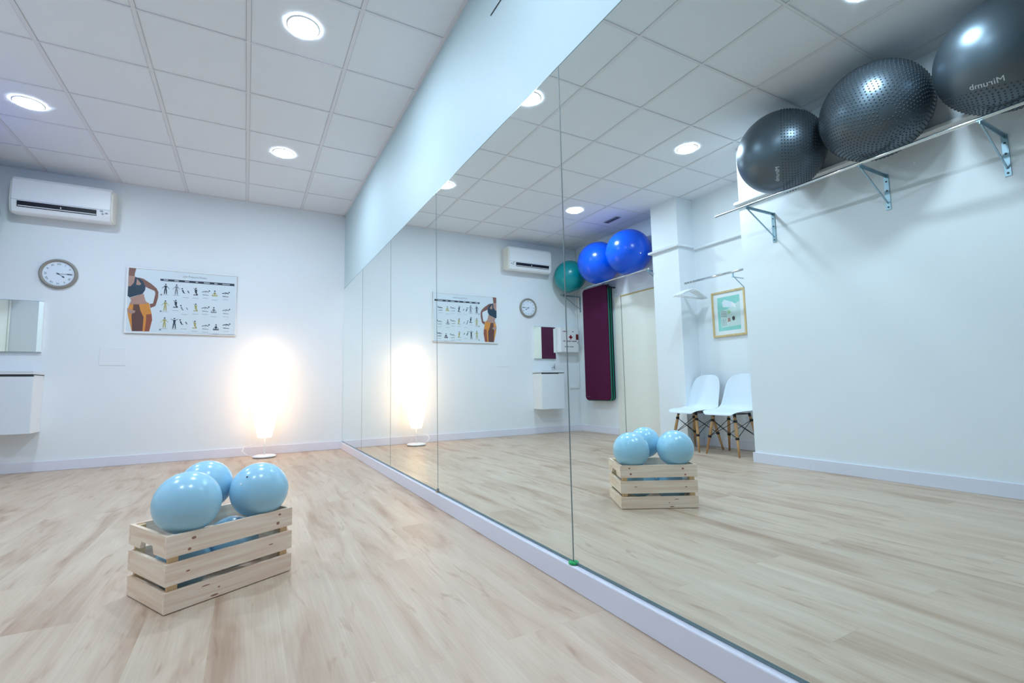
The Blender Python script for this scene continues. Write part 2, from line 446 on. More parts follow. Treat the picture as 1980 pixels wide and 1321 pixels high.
# green packer clip
cl = MB(); cl.lathe([(0.0, -0.004), (0.016, -0.004), (0.018, 0.0), (0.016, 0.004), (0.0, 0.004)], n=20, c=(-0.002, SEAMS[0], ZB - 0.0005))
cl.box(-0.010, 0.002, SEAMS[0] - 0.020, SEAMS[0] + 0.008, ZB - 0.004, ZB + 0.003)
tag(cl.build('mirror_clip', M['green'], bevel=0.001), 'green plastic clip under the mirror seam on the white skirting', 'clip')
c2 = empty('mirror_clip', (0, SEAMS[1], ZB - 0.004), 0, 'small beige metal clip holding the mirror seam above the skirting', 'clip')
MB().box(-0.012, 0.002, -0.014, 0.014, -0.004, 0.004).build('clip_plate', M['brass'], c2, bevel=0.001)
MB().box(-0.008, 0.0, -0.005, 0.004, 0.004, 0.022).build('clip_hook', M['grey'], c2, bevel=0.001)
# short dark hairline strip high on the aqua wall
tag(MB().box(0.002, 0.0062, 1.70, 2.075, 2.692, 2.697).build('wall_strip', M['dgrey']), 'thin dark strip high on the aqua wall above the mirrors', 'strip')

# ================================================================== ceiling lamps
def downlight(x, y, label):
    r = empty('ceiling_lamp', (x, y, H), 0, label, 'ceiling light', 'round recessed ceiling lamps')
    n = 40
    MB().lathe([(0.086, -0.0045), (0.088, -0.007), (0.094, -0.007), (0.099, -0.003), (0.100, 0.002)], n=n).build('trim_ring', M['white'], r)
    d = MB(); vs = [(0, 0, -0.005)] + [(0.0865 * math.cos(2 * PI * i / n), 0.0865 * math.sin(2 * PI * i / n), -0.005) for i in range(n)]
    d.add(vs, [(0, 1 + (i + 1) % n, 1 + i) for i in range(n)])
    d.build('diffuser', M['ledface'], r, fix=False)
    return r
LX = (-0.825, -2.025, -2.625)
downlight(-0.825, 3.017, 'largest glowing round ceiling lamp at the top of the photo')
downlight(-2.625, 4.817, 'glowing round ceiling lamp above the white air conditioner')
downlight(-0.825, 4.817, 'glowing round ceiling lamp between the floor lamp and mirror wall')
downlight(-2.625, 3.017, 'round ceiling lamp reflected left of the grey balls')
downlight(-2.025, 1.217, 'round ceiling lamp whose reflection is cut by the top of the photo')
downlight(-0.825, 1.217, 'round ceiling lamp above the crate side of the camera')

# ceiling vent
v = empty('ceiling_vent', (-3.307, 4.875, H), 0, 'small slotted vent grille in the ceiling above the blue balls', 'vent')
MB().box(-0.04, 0.04, -0.13, 0.13, -0.006, 0.0).build('vent_frame', M['grey'], v, bevel=0.001)
s_ = MB()
for k in range(5): s_.box(-0.028, 0.028, -0.115 + 0.048 * k, -0.115 + 0.048 * k + 0.034, -0.0075, -0.006)
s_.build('vent_slats', M['dgrey'], v)

# ================================================================== clock wall
# air conditioner ---------------------------------------------------
ac = empty('air_conditioner', (-2.735, D, 2.53), 0, 'white split air conditioner high on the clock wall', 'air conditioner')
prof = [(0, -0.005), (-0.02, -0.012), (-0.10, -0.03), (-0.15, -0.032), (-0.175, -0.02), (-0.192, 0.03), (-0.200, 0.10), (-0.200, 0.29), (-0.185, 0.318), (-0.15, 0.328), (0, 0.33)]
MB().prism(prof, -0.375, 0.375, axis=0).build('housing', M['white'], ac, bevel=0.006)
endp = [(p[0] * 1.0, p[1]) for p in prof]
for sx in (-1, 1):
    a, b_ = (0.372, 0.392) if sx > 0 else (-0.392, -0.372)
    sp = [(0, 0.0), (-0.12, -0.025), (-0.160, -0.014), (-0.178, 0.04), (-0.185, 0.11), (-0.185, 0.27), (-0.16, 0.312), (0, 0.322)]
    MB().prism(sp, a, b_, axis=0).build('end_cap', M['offwhite'], ac, bevel=0.004)
# outlet slot in the lower front
MB().prism([(-0.176, 0.022), (-0.1945, 0.024), (-0.2030, 0.080), (-0.18, 0.080)], -0.33, 0.265, axis=0).build('air_outlet', M['black'], ac)
MB().prism([(-0.190, 0.032), (-0.199, 0.030), (-0.2012, 0.037), (-0.196, 0.039)], -0.322, 0.262, axis=0).build('louver', M['white'], ac)
MB().prism([(-0.188, 0.046), (-0.206, 0.046), (-0.206, 0.062), (-0.188, 0.062)], -0.012, -0.006, axis=0).build('louver_pin', M['white'], ac)
for (bx, bz, w) in ((0.305, 0.075, .012), (0.345, 0.058, .01), (0.315, 0.048, .008)):
    MB().box(bx - w, bx + w, -0.204, -0.196, bz - 0.005, bz + 0.005).build('indicator', M['grey'], ac)
MB().box(-0.374, 0.374, -0.2015, -0.19, 0.090, 0.0915).build('panel_line', M['grey'], ac)

# wall clock ---------------------------------------------------------
ck = empty('wall_clock', (-2.778, D, 1.958), 0, 'round wall clock with taupe rim and Roman numerals', 'clock')
MB().lathe([(0.0, 0.0), (0.150, 0.0), (0.153, -0.012), (0.149, -0.028), (0.138, -0.036), (0.128, -0.030), (0.123, -0.016), (0.0, -0.014)], n=64, axis=1).build('clock_rim', M['clockrim'], ck)
MB().lathe([(0.0, -0.0165), (0.1225, -0.0165)], n=64, axis=1).build('clock_dial', M['dial'], ck)
num = ['XII', 'I', 'II', 'III', 'IIII', 'V', 'VI', 'VII', 'VIII', 'IX', 'X', 'XI']
mbn = MB()
for k, t in enumerate(num):
    a = PI / 2 - k * PI / 6
    vs, fs = text_mesh(t, 0.026)
    rot = a - PI / 2
    cx, cz = 0.098 * math.cos(a), 0.098 * math.sin(a)
    mbn.add([(cx + v_[0] * math.cos(rot) * 1.0 - v_[1] * math.sin(rot), -0.0172, cz + v_[0] * math.sin(rot) + v_[1] * math.cos(rot)) for v_ in vs], fs)
for k in range(60):
    a = k * PI / 30; r0, r1 = 0.113, 0.117
    da = 0.006
    mbn.add([(r0 * math.cos(a - da), -0.0171, r0 * math.sin(a - da)), (r1 * math.cos(a - da), -0.0171, r1 * math.sin(a - da)), (r1 * math.cos(a + da), -0.0171, r1 * math.sin(a + da)), (r0 * math.cos(a + da), -0.0171, r0 * math.sin(a + da))], [(0, 1, 2, 3)])
mbn.build('clock_numerals', M['ink'], ck, fix=False)
def hand(name, ang, ln, w, y):
    c, s = math.cos(ang), math.sin(ang)
    pts = [(-0.018, -w * .5), (ln * 0.55, -w * .35), (ln * 0.72, -w * 1.6), (ln * 0.86, -w * 1.6), (ln, 0), (ln * 0.86, w * 1.6), (ln * 0.72, w * 1.6), (ln * 0.55, w * .35), (-0.018, w * .5)]
    MB().prism([(p[0] * c - p[1] * s, p[0] * s + p[1] * c) for p in pts], y, y - 0.0012, axis=1).build(name, M['ink'], ck)
hand('minute_hand', 0.0, 0.103, 0.0026, -0.021)
hand('hour_hand', -math.radians(37), 0.062, 0.0036, -0.019)
MB().lathe([(0, -0.0165), (0.006, -0.0165), (0.006, -0.024), (0, -0.024)], n=16, axis=1).build('clock_pin', M['ink'], ck)

# exercise poster ------------------------------------------------------
PX0, PX1, PZ0, PZ1 = -2.229, -1.203, 1.378, 2.093
po = empty('exercise_poster', (PX0, D, PZ0), 0, 'framed white exercise chart with a woman in orange leggings', 'poster')
PW, PH = PX1 - PX0, PZ1 - PZ0
MB().box(0, PW, -0.014, -0.001, 0, PH).build('backing_board', M['white'], po)
fr = MB(); fw_ = 0.012
fr.box(0, PW, -0.02, -0.001, 0, fw_).box(0, PW, -0.02, -0.001, PH - fw_, PH).box(0, fw_, -0.02, -0.001, fw_, PH - fw_).box(PW - fw_, PW, -0.02, -0.001, fw_, PH - fw_)
fr.build('poster_frame', M['white'], po, bevel=0.002)
MB().box(fw_, PW - fw_, -0.0148, -0.0135, fw_, PH - fw_).build('print_sheet', M['print'], po)
def P2(u, v, y): return (u * PW, y, v * PH)
POLY = {'orange': [[(0.04, 0.455), (0.111, 0.45), (0.195, 0.47), (0.206, 0.41), (0.224, 0.3), (0.231, 0.209), (0.213, 0.085), (0.205, 0.032), (0.064, 0.03), (0.039, 0.177), (0.026, 0.256), (0.018, 0.344), (0.031, 0.415)]],
 'shadep': [[(0.067, 0.475), (0.111, 0.45), (0.128, 0.343), (0.157, 0.245), (0.154, 0.034), (0.067, 0.03), (0.055, 0.258), (0.065, 0.378)]],
 'redp': [[(0.178, 0.287), (0.223, 0.3), (0.231, 0.209), (0.21, 0.034), (0.171, 0.032), (0.179, 0.185)]],
 'skin_dark': [[(0.015, 0.98), (0.075, 0.98), (0.065, 0.899), (0.065, 0.831), (0.014, 0.814)], [(0.096, 0.845), (0.14, 0.831), (0.209, 0.761), (0.256, 0.697), (0.274, 0.639), (0.273, 0.558), (0.26, 0.465), (0.253, 0.424), (0.212, 0.39), (0.202, 0.45), (0.232, 0.463), (0.24, 0.534), (0.248, 0.616), (0.241, 0.655), (0.189, 0.689), (0.155, 0.715), (0.137, 0.762)]],
 'skin_light': [[(0.014, 0.861), (0.064, 0.86), (0.085, 0.843), (0.09, 0.707), (0.016, 0.688)], [(0.035, 0.529), (0.117, 0.586), (0.149, 0.6), (0.156, 0.546), (0.17, 0.487), (0.193, 0.459), (0.111, 0.437), (0.031, 0.43), (0.047, 0.485)], [(0.017, 0.374), (0.033, 0.356), (0.085, 0.34), (0.081, 0.305), (0.046, 0.287), (0.019, 0.323)]],
 'navy': [[(0.069, 0.851), (0.102, 0.836), (0.139, 0.792), (0.161, 0.705), (0.158, 0.655), (0.138, 0.599), (0.085, 0.568), (0.032, 0.533), (0.015, 0.556), (0.015, 0.698), (0.037, 0.705), (0.062, 0.762)]]}
wm = MB(); keys = ['orange', 'shadep', 'redp', 'skin_dark', 'skin_light', 'navy', 'skin2']
for k, key in enumerate(keys[:6]):
    for P in POLY[key]:
        wm.add([P2(u, v, -0.0152 - 0.0002 * k) for u, v in P], [tuple(range(len(P)))], k)
wm.add([P2(u, v, -0.0166) for u, v in [(0.086, 0.824), (0.124, 0.75), (0.111, 0.727), (0.081, 0.73)]], [(0, 1, 2, 3)], 4)
wm.build('printed_woman', [M[k] for k in keys[:6]], po, fix=False)
MB().add([P2(u, v, -0.0152) for u, v in [(0.285, 0.851), (0.972, 0.856), (0.975, 0.817), (0.286, 0.819)]], [(0, 1, 2, 3)]).build('header_bar', M['ink'], po, fix=False)
hb = MB()
for k, (uc, w) in enumerate(((0.335, .020), (0.431, .020), (0.525, .020), (0.615, .012), (0.71, .030), (0.795, .016), (0.895, .038))):
    for j in range(int(w / 0.004)):
        u0 = uc - w + j * 0.008
        hb.add([P2(u0, 0.829, -0.0155), P2(u0 + 0.006, 0.829, -0.0155), P2(u0 + 0.006, 0.842, -0.0155), P2(u0, 0.842, -0.0155)], [(0, 1, 2, 3)])
hb.build('header_lettering', M['print'], po, fix=False)
vs, fs = text_mesh('Low Pressure Fitness', 0.034)
MB().add([(0.594 * PW + v_[0] * 0.78, -0.0153, 0.912 * PH + v_[1]) for v_ in vs], fs).build('title_lettering', M['inkg'], po, fix=False)
FIGS = [((0.335, 0.701), 'f', 'ink'), ((0.431, 0.702), 'f', 'inkg'), ((0.518, 0.676), 'l', 'ink'), ((0.608, 0.676), 's', 'ink'), ((0.7, 0.686), 'm', 'inkg'), ((0.786, 0.664), 'c', 'khaki'), ((0.891, 0.681), 'm', 'ink'),
        ((0.338, 0.442), 'f', 'khaki'), ((0.43, 0.465), 's', 'ink'), ((0.512, 0.41), 'l', 'inkg'), ((0.612, 0.424), 's', 'khaki'), ((0.701, 0.426), 'm', 'inkg'), ((0.782, 0.395), 'c', 'inkg'), ((0.9, 0.404), 'm', 'inkg'),
        ((0.338, 0.179), 'f', 'khaki'), ((0.425, 0.174), 'a', 'ink'), ((0.511, 0.184), 'l', 'ink'), ((0.61, 0.153), 's', 'khaki'), ((0.71, 0.142), 'm', 'inkg'), ((0.809, 0.119), 'c', 'ink'), ((0.907, 0.168), 'm', 'ink')]
def stick(mb, cx, cz, segs, mi, y=-0.0153):
    for (x0, z0, x1, z1, w) in segs:
        a = Vector((x1 - x0, z1 - z0)); n_ = Vector((-a.y, a.x)).normalized() * w
        mb.add([(cx + x0 + n_.x, y, cz + z0 + n_.y), (cx + x0 - n_.x, y, cz + z0 - n_.y), (cx + x1 - n_.x * .7, y, cz + z1 - n_.y * .7), (cx + x1 + n_.x * .7, y, cz + z1 + n_.y * .7)], [(0, 1, 2, 3)], mi)
def head(mb, cx, cz, r, mi, y=-0.0154):
    mb.add([(cx + r * math.cos(t * PI / 5), y, cz + r * math.sin(t * PI / 5)) for t in range(10)], [tuple(range(10))], mi)
SH = {'f': [(0, .035, 0, -.005, .011), (-.006, -.005, -.010, -.06, .006), (.006, -.005, .010, -.06, .006), (-.006, .033, -.034, .0, .003), (.006, .033, .034, .0, .003)],
      'a': [(0, .035, 0, -.005, .012), (-.006, -.005, -.012, -.062, .006), (.006, -.005, .012, -.062, .006), (-.006, .030, -.034, .045, .003), (.006, .030, .034, .045, .003)],
      'l': [(-.034, .015, -.018, -.02, .007), (.015, .010, .030, -.015, .005), (-.018, -.02, -.005, -.02, .003)],
      's': [(0, .03, .002, -.01, .012), (.002, -.012, .018, -.03, .007), (-.022, -.032, .02, -.032, .005), (0, .025, -.022, .045, .003)],
      'm': [(-.035, .0, .0, .012, .005), (.0, .012, .03, .002, .006), (-.03, -.03, .03, -.034, .004), (.0, .012, -.006, -.01, .003)],
      'c': [(0, .022, 0, -.01, .009), (-.028, -.018, .028, -.018, .007), (-.004, .016, -.026, -.01, .003), (.004, .016, .026, -.01, .003)]}
fg = MB()
for (u, v), k, mk in FIGS:
    mi = {'ink': 0, 'inkg': 1, 'khaki': 2}[mk]
    stick(fg, u * PW, v * PH, SH[k], mi)
    hz = {'f': .048, 'a': .05, 'l': .03, 's': .044, 'm': .018, 'c': .036}[k]
    hx = {'f': 0, 'a': 0, 'l': -.036, 's': 0, 'm': .034, 'c': 0}[k]
    head(fg, u * PW + hx, v * PH + hz, 0.0075, 0)
    fg.add([(u * PW - .028, -0.0153, v * PH - .070), (u * PW + .028, -0.0153, v * PH - .070), (u * PW + .028, -0.0153, v * PH - .067), (u * PW - .028, -0.0153, v * PH - .067)], [(0, 1, 2, 3)], 1)
for (u, v) in ((0.298, 0.604), (0.3, 0.349), (0.303, 0.066)):
    head(fg, u * PW, v * PH, 0.009, 0); head(fg, u * PW, v * PH, 0.004, 3, -0.0156)
fg.build('exercise_figures', [M['ink'], M['inkg'], M['khaki'], M['print']], po, fix=False)

# cover plate -------------------------------------------------------------
wp = empty('wall_plate', (-2.312, D, 1.130), 0, 'flat white cover plate under the poster corner', 'wall plate')
MB().box(-0.11, 0.11, -0.004, -0.0005, -0.096, 0.096).build('plate', M['wall'], wp, bevel=0.002)
MB().box(-0.105, 0.105, -0.0050, -0.004, -0.091, 0.091).build('plate_cover', M['wall'], wp, bevel=0.001)

# small wall mirror ----------------------------------------------------------
sm = empty('small_mirror', (-3.068, D, 1.164), 0, 'small frameless square mirror above the hand basin', 'mirror')
MB().box(-0.2, 0.2, -0.022, -0.001, 0, 0.502).build('mirror_body', M['white'], sm)
MB().box(-0.2, 0.2, -0.026, -0.022, 0, 0.502).build('mirror_glass', M['mirror'], sm)
MB().box(-0.2005, 0.2005, -0.0265, -0.021, -0.004, 0.0).build('mirror_edge', M['medge'], sm)
MB().box(-0.2005, 0.2005, -0.0265, -0.021, 0.502, 0.505).build('mirror_edge', M['medge'], sm)

# hand basin cabinet ------------------------------------------------------------
bx0, bx1, by = -3.245, -2.84, 6.03
bs = empty('hand_basin', ((bx0 + bx1) / 2, D, 0.385), 0, 'white wall hung basin cabinet under the small mirror', 'basin')
w2 = (bx1 - bx0) / 2; dpt = D - by
MB().box(-w2, w2, -dpt + 0.018, -0.001, 0, 0.545).build('cabinet_body', M['white'], bs, bevel=0.003)
dr = MB()
dr.box(-w2, w2, -dpt, -dpt + 0.016, 0.0, 0.530).box(-w2, -w2 + 0.10, -dpt, -dpt + 0.016, 0.530, 0.542).build('cabinet_door', M['gloss'], bs, bevel=0.0015)
MB().box(-w2 + 0.1, w2, -dpt + 0.001, -dpt + 0.017, 0.530, 0.545).build('finger_pull', M['dgrey'], bs)
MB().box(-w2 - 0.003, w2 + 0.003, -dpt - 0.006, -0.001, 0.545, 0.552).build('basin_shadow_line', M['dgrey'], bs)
bn = MB(); bw = w2 + 0.006; bd = dpt + 0.012
bn.box(-bw, bw, -bd, -0.001, 0.552, 0.572)
bn.box(-bw, -bw + 0.02, -bd, -0.001, 0.572, 0.585).box(bw - 0.02, bw, -bd, -0.001, 0.572, 0.585).box(-bw + 0.02, bw - 0.02, -bd, -bd + 0.02, 0.572, 0.585).box(-bw + 0.02, bw - 0.02, -0.07, -0.001, 0.572, 0.585)
bn.build('basin_top', M['gloss'], bs, bevel=0.003)
tp = MB(); tx = -0.17
tp.bar((tx, -0.045, 0.585), (tx, -0.045, 0.655), 0.017, n=16)
tp.tube([(tx, -0.045, 0.635), (tx + 0.03, -0.07, 0.642), (tx + 0.075, -0.10, 0.628), (tx + 0.085, -0.106, 0.615)], 0.010)
tp.build('tap', M['chrome'], bs)
MB().bar((tx, -0.045, 0.655), (tx - 0.004, -0.06, 0.678), 0.016, 0.011, n=12).bar((tx, -0.05, 0.672), (tx + 0.015, -0.09, 0.694), 0.006, n=8).build('tap_lever', M['chrome'], bs)
pp = MB(); pp.tube([(-w2 - 0.035, -0.004, 0.36), (-w2 - 0.035, -0.05, 0.36), (-w2 - 0.035, -0.055, 0.30), (-w2 - 0.01, -0.055, 0.24), (-w2 + 0.01, -0.055, 0.22)], 0.011)
pp.build('waste_pipe', M['white'], bs)

# first aid cabinet ----------------------------------------------------------------
fa = empty('first_aid_box', (-3.475, D, 1.268), 0, 'white first aid cabinet with red cross beside the small mirror', 'first aid box')
MB().box(-0.175, 0.175, -0.118, -0.001, 0, 0.392).build('cabinet_body', M['white'], fa, bevel=0.003)
MB().box(-0.175, 0.175, -0.130, -0.119, 0, 0.392).build('cabinet_door', M['white'], fa, bevel=0.002)
cr_ = MB()
cr_.box(-0.012 - 0.02, 0.012 - 0.02, -0.1315, -0.130, 0.205, 0.275).box(-0.035 - 0.02, 0.035 - 0.02, -0.1315, -0.130, 0.228, 0.252)
cr_.build('red_cross', M['red'], fa)
ln = MB()
def letters(mb, x0, x1, z, h, pitch):
    x = x0
    k = 0
    while x < x1:
        k += 1
        if k % 8 != 0:
            mb.box(x, x + pitch * 0.28, -0.1312, -0.130, z - h / 2, z + h / 2)
            if k % 2: mb.box(x, x + pitch * 0.7, -0.1312, -0.130, z + h / 2 - h * .22, z + h / 2)
            if k % 3: mb.box(x, x + pitch * 0.7, -0.1312, -0.130, z - h / 2, z - h / 2 + h * .22)
            mb.box(x + pitch * 0.45, x + pitch * 0.7, -0.1312, -0.130, z - h / 2, z + h / 2 * (1 if k % 3 else 0))
        x += pitch
letters(ln, 0.045, 0.135, 0.33, 0.018, 0.013); letters(ln, -0.075, -0.055, 0.33, 0.018, 0.013)
letters(ln, -0.135, 0.13, 0.175, 0.019, 0.014)
ln.build('door_lettering', M['dred'], fa)
l2_ = MB(); letters(l2_, -0.07, 0.11, 0.085, 0.014, 0.012); l2_.box(0.06, 0.066, -0.1312, -0.130, 0.225, 0.265)
l2_.build('small_lettering', M['ink'], fa)
MB().box(-0.168, -0.122, -0.137, -0.130, 0.20, 0.29).build('red_panel', M['dred'], fa, bevel=0.002)
MB().bar((-0.155, -0.130, 0.155), (-0.155, -0.142, 0.155), 0.008).build('lock', M['grey'], fa)

# cable conduits in the corner -----------------------------------------------------------
cd = empty('cable_conduit', (WL + 0.0, D, 0.70), 0, 'thin white cable conduit in the corner by the first aid box', 'conduit')
MB().box(0.006, 0.03, -0.013, -0.0005, 0.0, 2.28).build('vertical_run', M['white'], cd, bevel=0.002)
MB().box(0.03, 0.20, -0.016, -0.0005, -0.012, 0.016).build('horizontal_run', M['white'], cd, bevel=0.002)
MB().box(0.0, 0.014, -0.062, -0.042, 0.66, 2.28).build('side_run', M['white'], cd, bevel=0.002)

# paper floor lamp ------------------------------------------------------------------
fl = empty('floor_lamp', (-0.880, 6.030, 0), 0, 'glowing tall white paper floor lamp in front of the wall', 'floor lamp')
MB().lathe([(0, 0.006), (0.115, 0.006), (0.122, 0.012), (0.120, 0.022), (0.10, 0.027), (0, 0.03)], n=48).build('lamp_base', M['white'], fl)
MB().lathe([(0, 0.0), (0.105, 0.0), (0.108, 0.006), (0, 0.0065)], n=48).build('base_foot', M['black'], fl)
MB().bar((0, 0, 0.028), (0, 0, 0.245), 0.007).build('lamp_pole', M['white'], fl)
sh = MB(); prf = []
NS = 44
for k in range(NS + 1):
    t = k / NS; z = 0.222 + t * (1.292 - 0.222)
    s = math.sin(PI * (0.13 + 0.74 * t))
    r = 0.147 * (s ** 0.85) if s > 0 else 0
    r = max(r, 0.05) + (0.0022 if k % 2 else -0.0008)
    prf.append((r, z))
sh.lathe([(0.0, prf[0][1])] + prf + [(0.0, prf[-1][1])], n=56)
sh.build('lamp_shade', M['shade'], fl)
cdp = [(-0.10, 0.02, 0.018), (-0.17, 0.06, 0.03), (-0.22, 0.11, 0.07), (-0.20, 0.15, 0.12), (-0.12, 0.20, 0.13), (-0.05, 0.235, 0.145)]
MB().tube(cdp, 0.003).build('power_cord', M['white'], fl)

# ================================================================== shelves for gym balls
def shelf_bracket(x_wall, y, z, reach, label, group):
    b = empty('shelf_bracket', (x_wall, y, z), 0, label, 'shelf bracket', group)
    MB().box(0.0005, 0.006, -0.016, 0.016, -0.265, 0.004).build('wall_plate', M['zinc'], b, bevel=0.001)
    MB().box(0.006, reach, -0.014, 0.014, -0.004, 0.0).box(0.006, reach, -0.002, 0.002, -0.02, -0.004).build('bracket_arm', M['zinc'], b)
    m_ = MB(); m_.bar((0.007, 0, -0.215), (reach - 0.02, 0, -0.018), 0.006, n=4, sm=False)
    m_.build('brace', M['zinc'], b)
    for zz in (-0.05, -0.12, -0.245):
        MB().bar((0.006, 0, zz), (0.009, 0, zz), 0.006, n=8).build('screw', M['dgrey'], b)
    return b
GB = 'brackets under the near ball rail'
shelf_bracket(WN, 2.492, 2.25, 0.385, 'steel bracket under the rail end below the smallest looking grey ball', GB)
shelf_bracket(WN, 1.628, 2.25, 0.385, 'steel bracket under the fully dotted grey ball', GB)
shelf_bracket(WN, 1.000, 2.25, 0.385, 'steel bracket nearest the right edge, under the cut off grey ball', GB)
tag(MB().bar((-2.688, 2.80, 2.262), (-2.688, -0.4, 2.262), 0.0115, n=20).build('ball_rail', M['chrome']), 'long chrome rail carrying the grey balls over the near wall', 'rail')

tag(MB().bar((-3.405, 4.345, 2.205), (-3.405, 6.275, 2.205), 0.0095, n=20).build('ball_rail', M['chrome']), 'chrome rail carrying the blue and green balls above the mats', 'rail')
bb = shelf_bracket(WL, 6.205, 2.195, 0.345, 'steel bracket in the corner under the green ball', 'brackets under the far ball rail')
bb2 = shelf_bracket(WL, 4.372, 2.195, 0.345, 'steel bracket beside the pillar under the right blue ball', 'brackets under the far ball rail')

def sphere(name, c, r, m, label, cat, group, seg=72, squash=None):
    mb = MB(); prof = []
    n = 36
    for k in range(n + 1):
        a = -PI / 2 + PI * k / n
        prof.append((max(r * math.cos(a), 0.0), r * math.sin(a)))
    mb.lathe(prof, n=seg)
    o = mb.build(name, m, loc=c)
    return tag(o, label, cat, group)
GG = 'gym balls on the wall rails'
def plain_ball(c, r, m, label, axis):
    o = sphere('gym_ball', c, r, m, label, 'gym ball', GG)
    # valve plug on the ball
    a = Vector(axis).normalized()
    MB().bar(a * (r - 0.001), a * (r + 0.0015), 0.009, n=16).build('valve_plug', M['white'], o)
    return o
plain_ball((-3.436, 4.722, 2.523), 0.3055, M['gymb'], 'shiny blue gym ball on the rail next to the pillar', (0.2, -0.9, -0.3))
plain_ball((-3.434, 5.345, 2.522), 0.308, M['gymb'], 'shiny blue gym ball on the rail beside the green ball', (-0.2, 0.9, -0.3))
plain_ball((-3.415, 6.028, 2.464), 0.252, M['gymg'], 'teal green gym ball on the rail in the wall corner', (0, 0.6, 0.8))

def nub_ball(c, r, axis, smin, smax, label, text=None, name='gym_ball'):
    mb = MB(); prof = []; n = 48
    for k in range(n + 1):
        a = -PI / 2 + PI * k / n
        prof.append((max(r * math.cos(a), 0.0), r * math.sin(a)))
    mb.lathe(prof, n=96)
    ax = Vector(axis).normalized(); e1 = ax.orthogonal().normalized(); e2 = ax.cross(e1)
    lat = math.asin(smin); top = math.asin(smax)
    step = 0.0235 / r
    row = 0
    while lat < top:
        cnt = max(6, int(2 * PI * math.cos(lat) / step))
        for i in range(cnt):
            t = 2 * PI * (i + 0.5 * (row % 2)) / cnt
            d = math.cos(lat) * (math.cos(t) * e1 + math.sin(t) * e2) + math.sin(lat) * ax
            p = d * r; a = d.orthogonal().normalized(); b = d.cross(a)
            vs = []
            for rr, hh in ((0.0054, -0.0006), (0.0040, 0.0026)):
                for q in range(6):
                    w = q * PI / 3; vs.append(p + rr * (math.cos(w) * a + math.sin(w) * b) + hh * d)
            vs.append(p + 0.0034 * d)
            fs = [(q, (q + 1) % 6, 6 + (q + 1) % 6, 6 + q) for q in range(6)] + [(6 + q, 6 + (q + 1) % 6, 12) for q in range(6)]
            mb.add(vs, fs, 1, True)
        lat += step * 0.87; row += 1
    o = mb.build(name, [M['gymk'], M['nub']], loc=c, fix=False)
    tag(o, label, 'gym ball', GG)
    if text:
        body, n0, t0, size = text
        n0 = Vector(n0).normalized(); t0 = Vector(t0); t0 = (t0 - t0.dot(n0) * n0).normalized(); u0 = n0.cross(t0)
        vs, fs = text_mesh(body, size)
        MB().add([((n0 + (v_[0] * t0 + v_[1] * u0) / r).normalized()) * (r + 0.0012) for v_ in vs], fs).build('lettering', M['silver_ink'], o, fix=False)
    return o
nub_ball((-2.735, 2.195, 2.612), 0.326, (-0.49, -0.87, -0.035), 0.05, 0.90, 'dark grey gym ball, smooth half with lettering reading downward',
         ('Mirumb', (0.586, -0.221, -0.78), (-0.272, 0.186, -0.248), 0.042))
nub_ball((-2.737, 1.533, 2.604), 0.3235, (0.72, -0.5, -0.45), -0.35, 0.995, 'dark grey gym ball covered in massage dots, middle of the grey three')
nub_ball((-2.735, 0.868, 2.603), 0.325, (-0.3, 0.2, -0.93), 0.56, 0.995, 'dark grey gym ball at the right edge with level lettering',
         ('Mirumb', (0.695, 0.132, -0.707), (0.03, 0.414, 0.037), 0.048))

# ================================================================== exercise mats hanging
mg = 'exercise mats hanging on the left wall'
def mat_mesh(x0, x1, ya, yb, z0, z1, rad=0.045):
    pts = []
    for (cy, cz, a0) in ((yb - rad, z1 - rad, 0), (ya + rad, z1 - rad, PI / 2), (ya + rad, z0 + rad, PI), (yb - rad, z0 + rad, 1.5 * PI)):
        for k in range(7):
            a = a0 + k * PI / 12
            pts.append((cy + rad * math.cos(a), cz + rad * math.sin(a)))
    return MB().prism(pts, x0, x1, axis=0)
stack = [('burg', 0.030, 'burgundy exercise mat, front of the hanging stack'), ('mgreen', 0.034, 'green exercise mat right behind the burgundy one'),
         ('plum', 0.031, 'dark plum exercise mat, middle of the hanging stack'), ('mgreen', 0.034, 'green exercise mat, second from the wall'), ('plum', 0.031, 'dark plum exercise mat against the wall')]
x = -3.580
for k, (mk, th, lab) in enumerate(stack):
    x1 = x; x0 = x - th
    dz_ = -0.006 * (k % 2)
    mo = mat_mesh(x0 + 0.0006, x1 - 0.0006, 5.374 + 0.013 * k, 5.938 + 0.013 * k, 0.507 + dz_ - (0.0 if k == 0 else 0.006), 2.233 + dz_, 0.06)
    if k == 0:
        o = mo.build('exercise_mat', [M[mk]], bevel=0.003)
        MB().box(x1 + 0.0001, x1 + 0.0012, 5.82, 5.91, 0.555, 0.558).build('printed_mark', M['inkg'], o)
    else:
        o = mo.build('exercise_mat', [M[mk]], bevel=0.003)
    tag(o, lab, 'exercise mat', mg)
    x = x0
hk = MB(); hk.box(WL, WL + 0.15, 5.350, 5.366, 2.17, 2.19).box(WL + 0.13, WL + 0.15, 5.344, 5.370, 2.17, 2.22)
tag(hk.build('mat_hook', M['black'], bevel=0.003), 'small black hook beside the top of the hanging mats', 'hook')

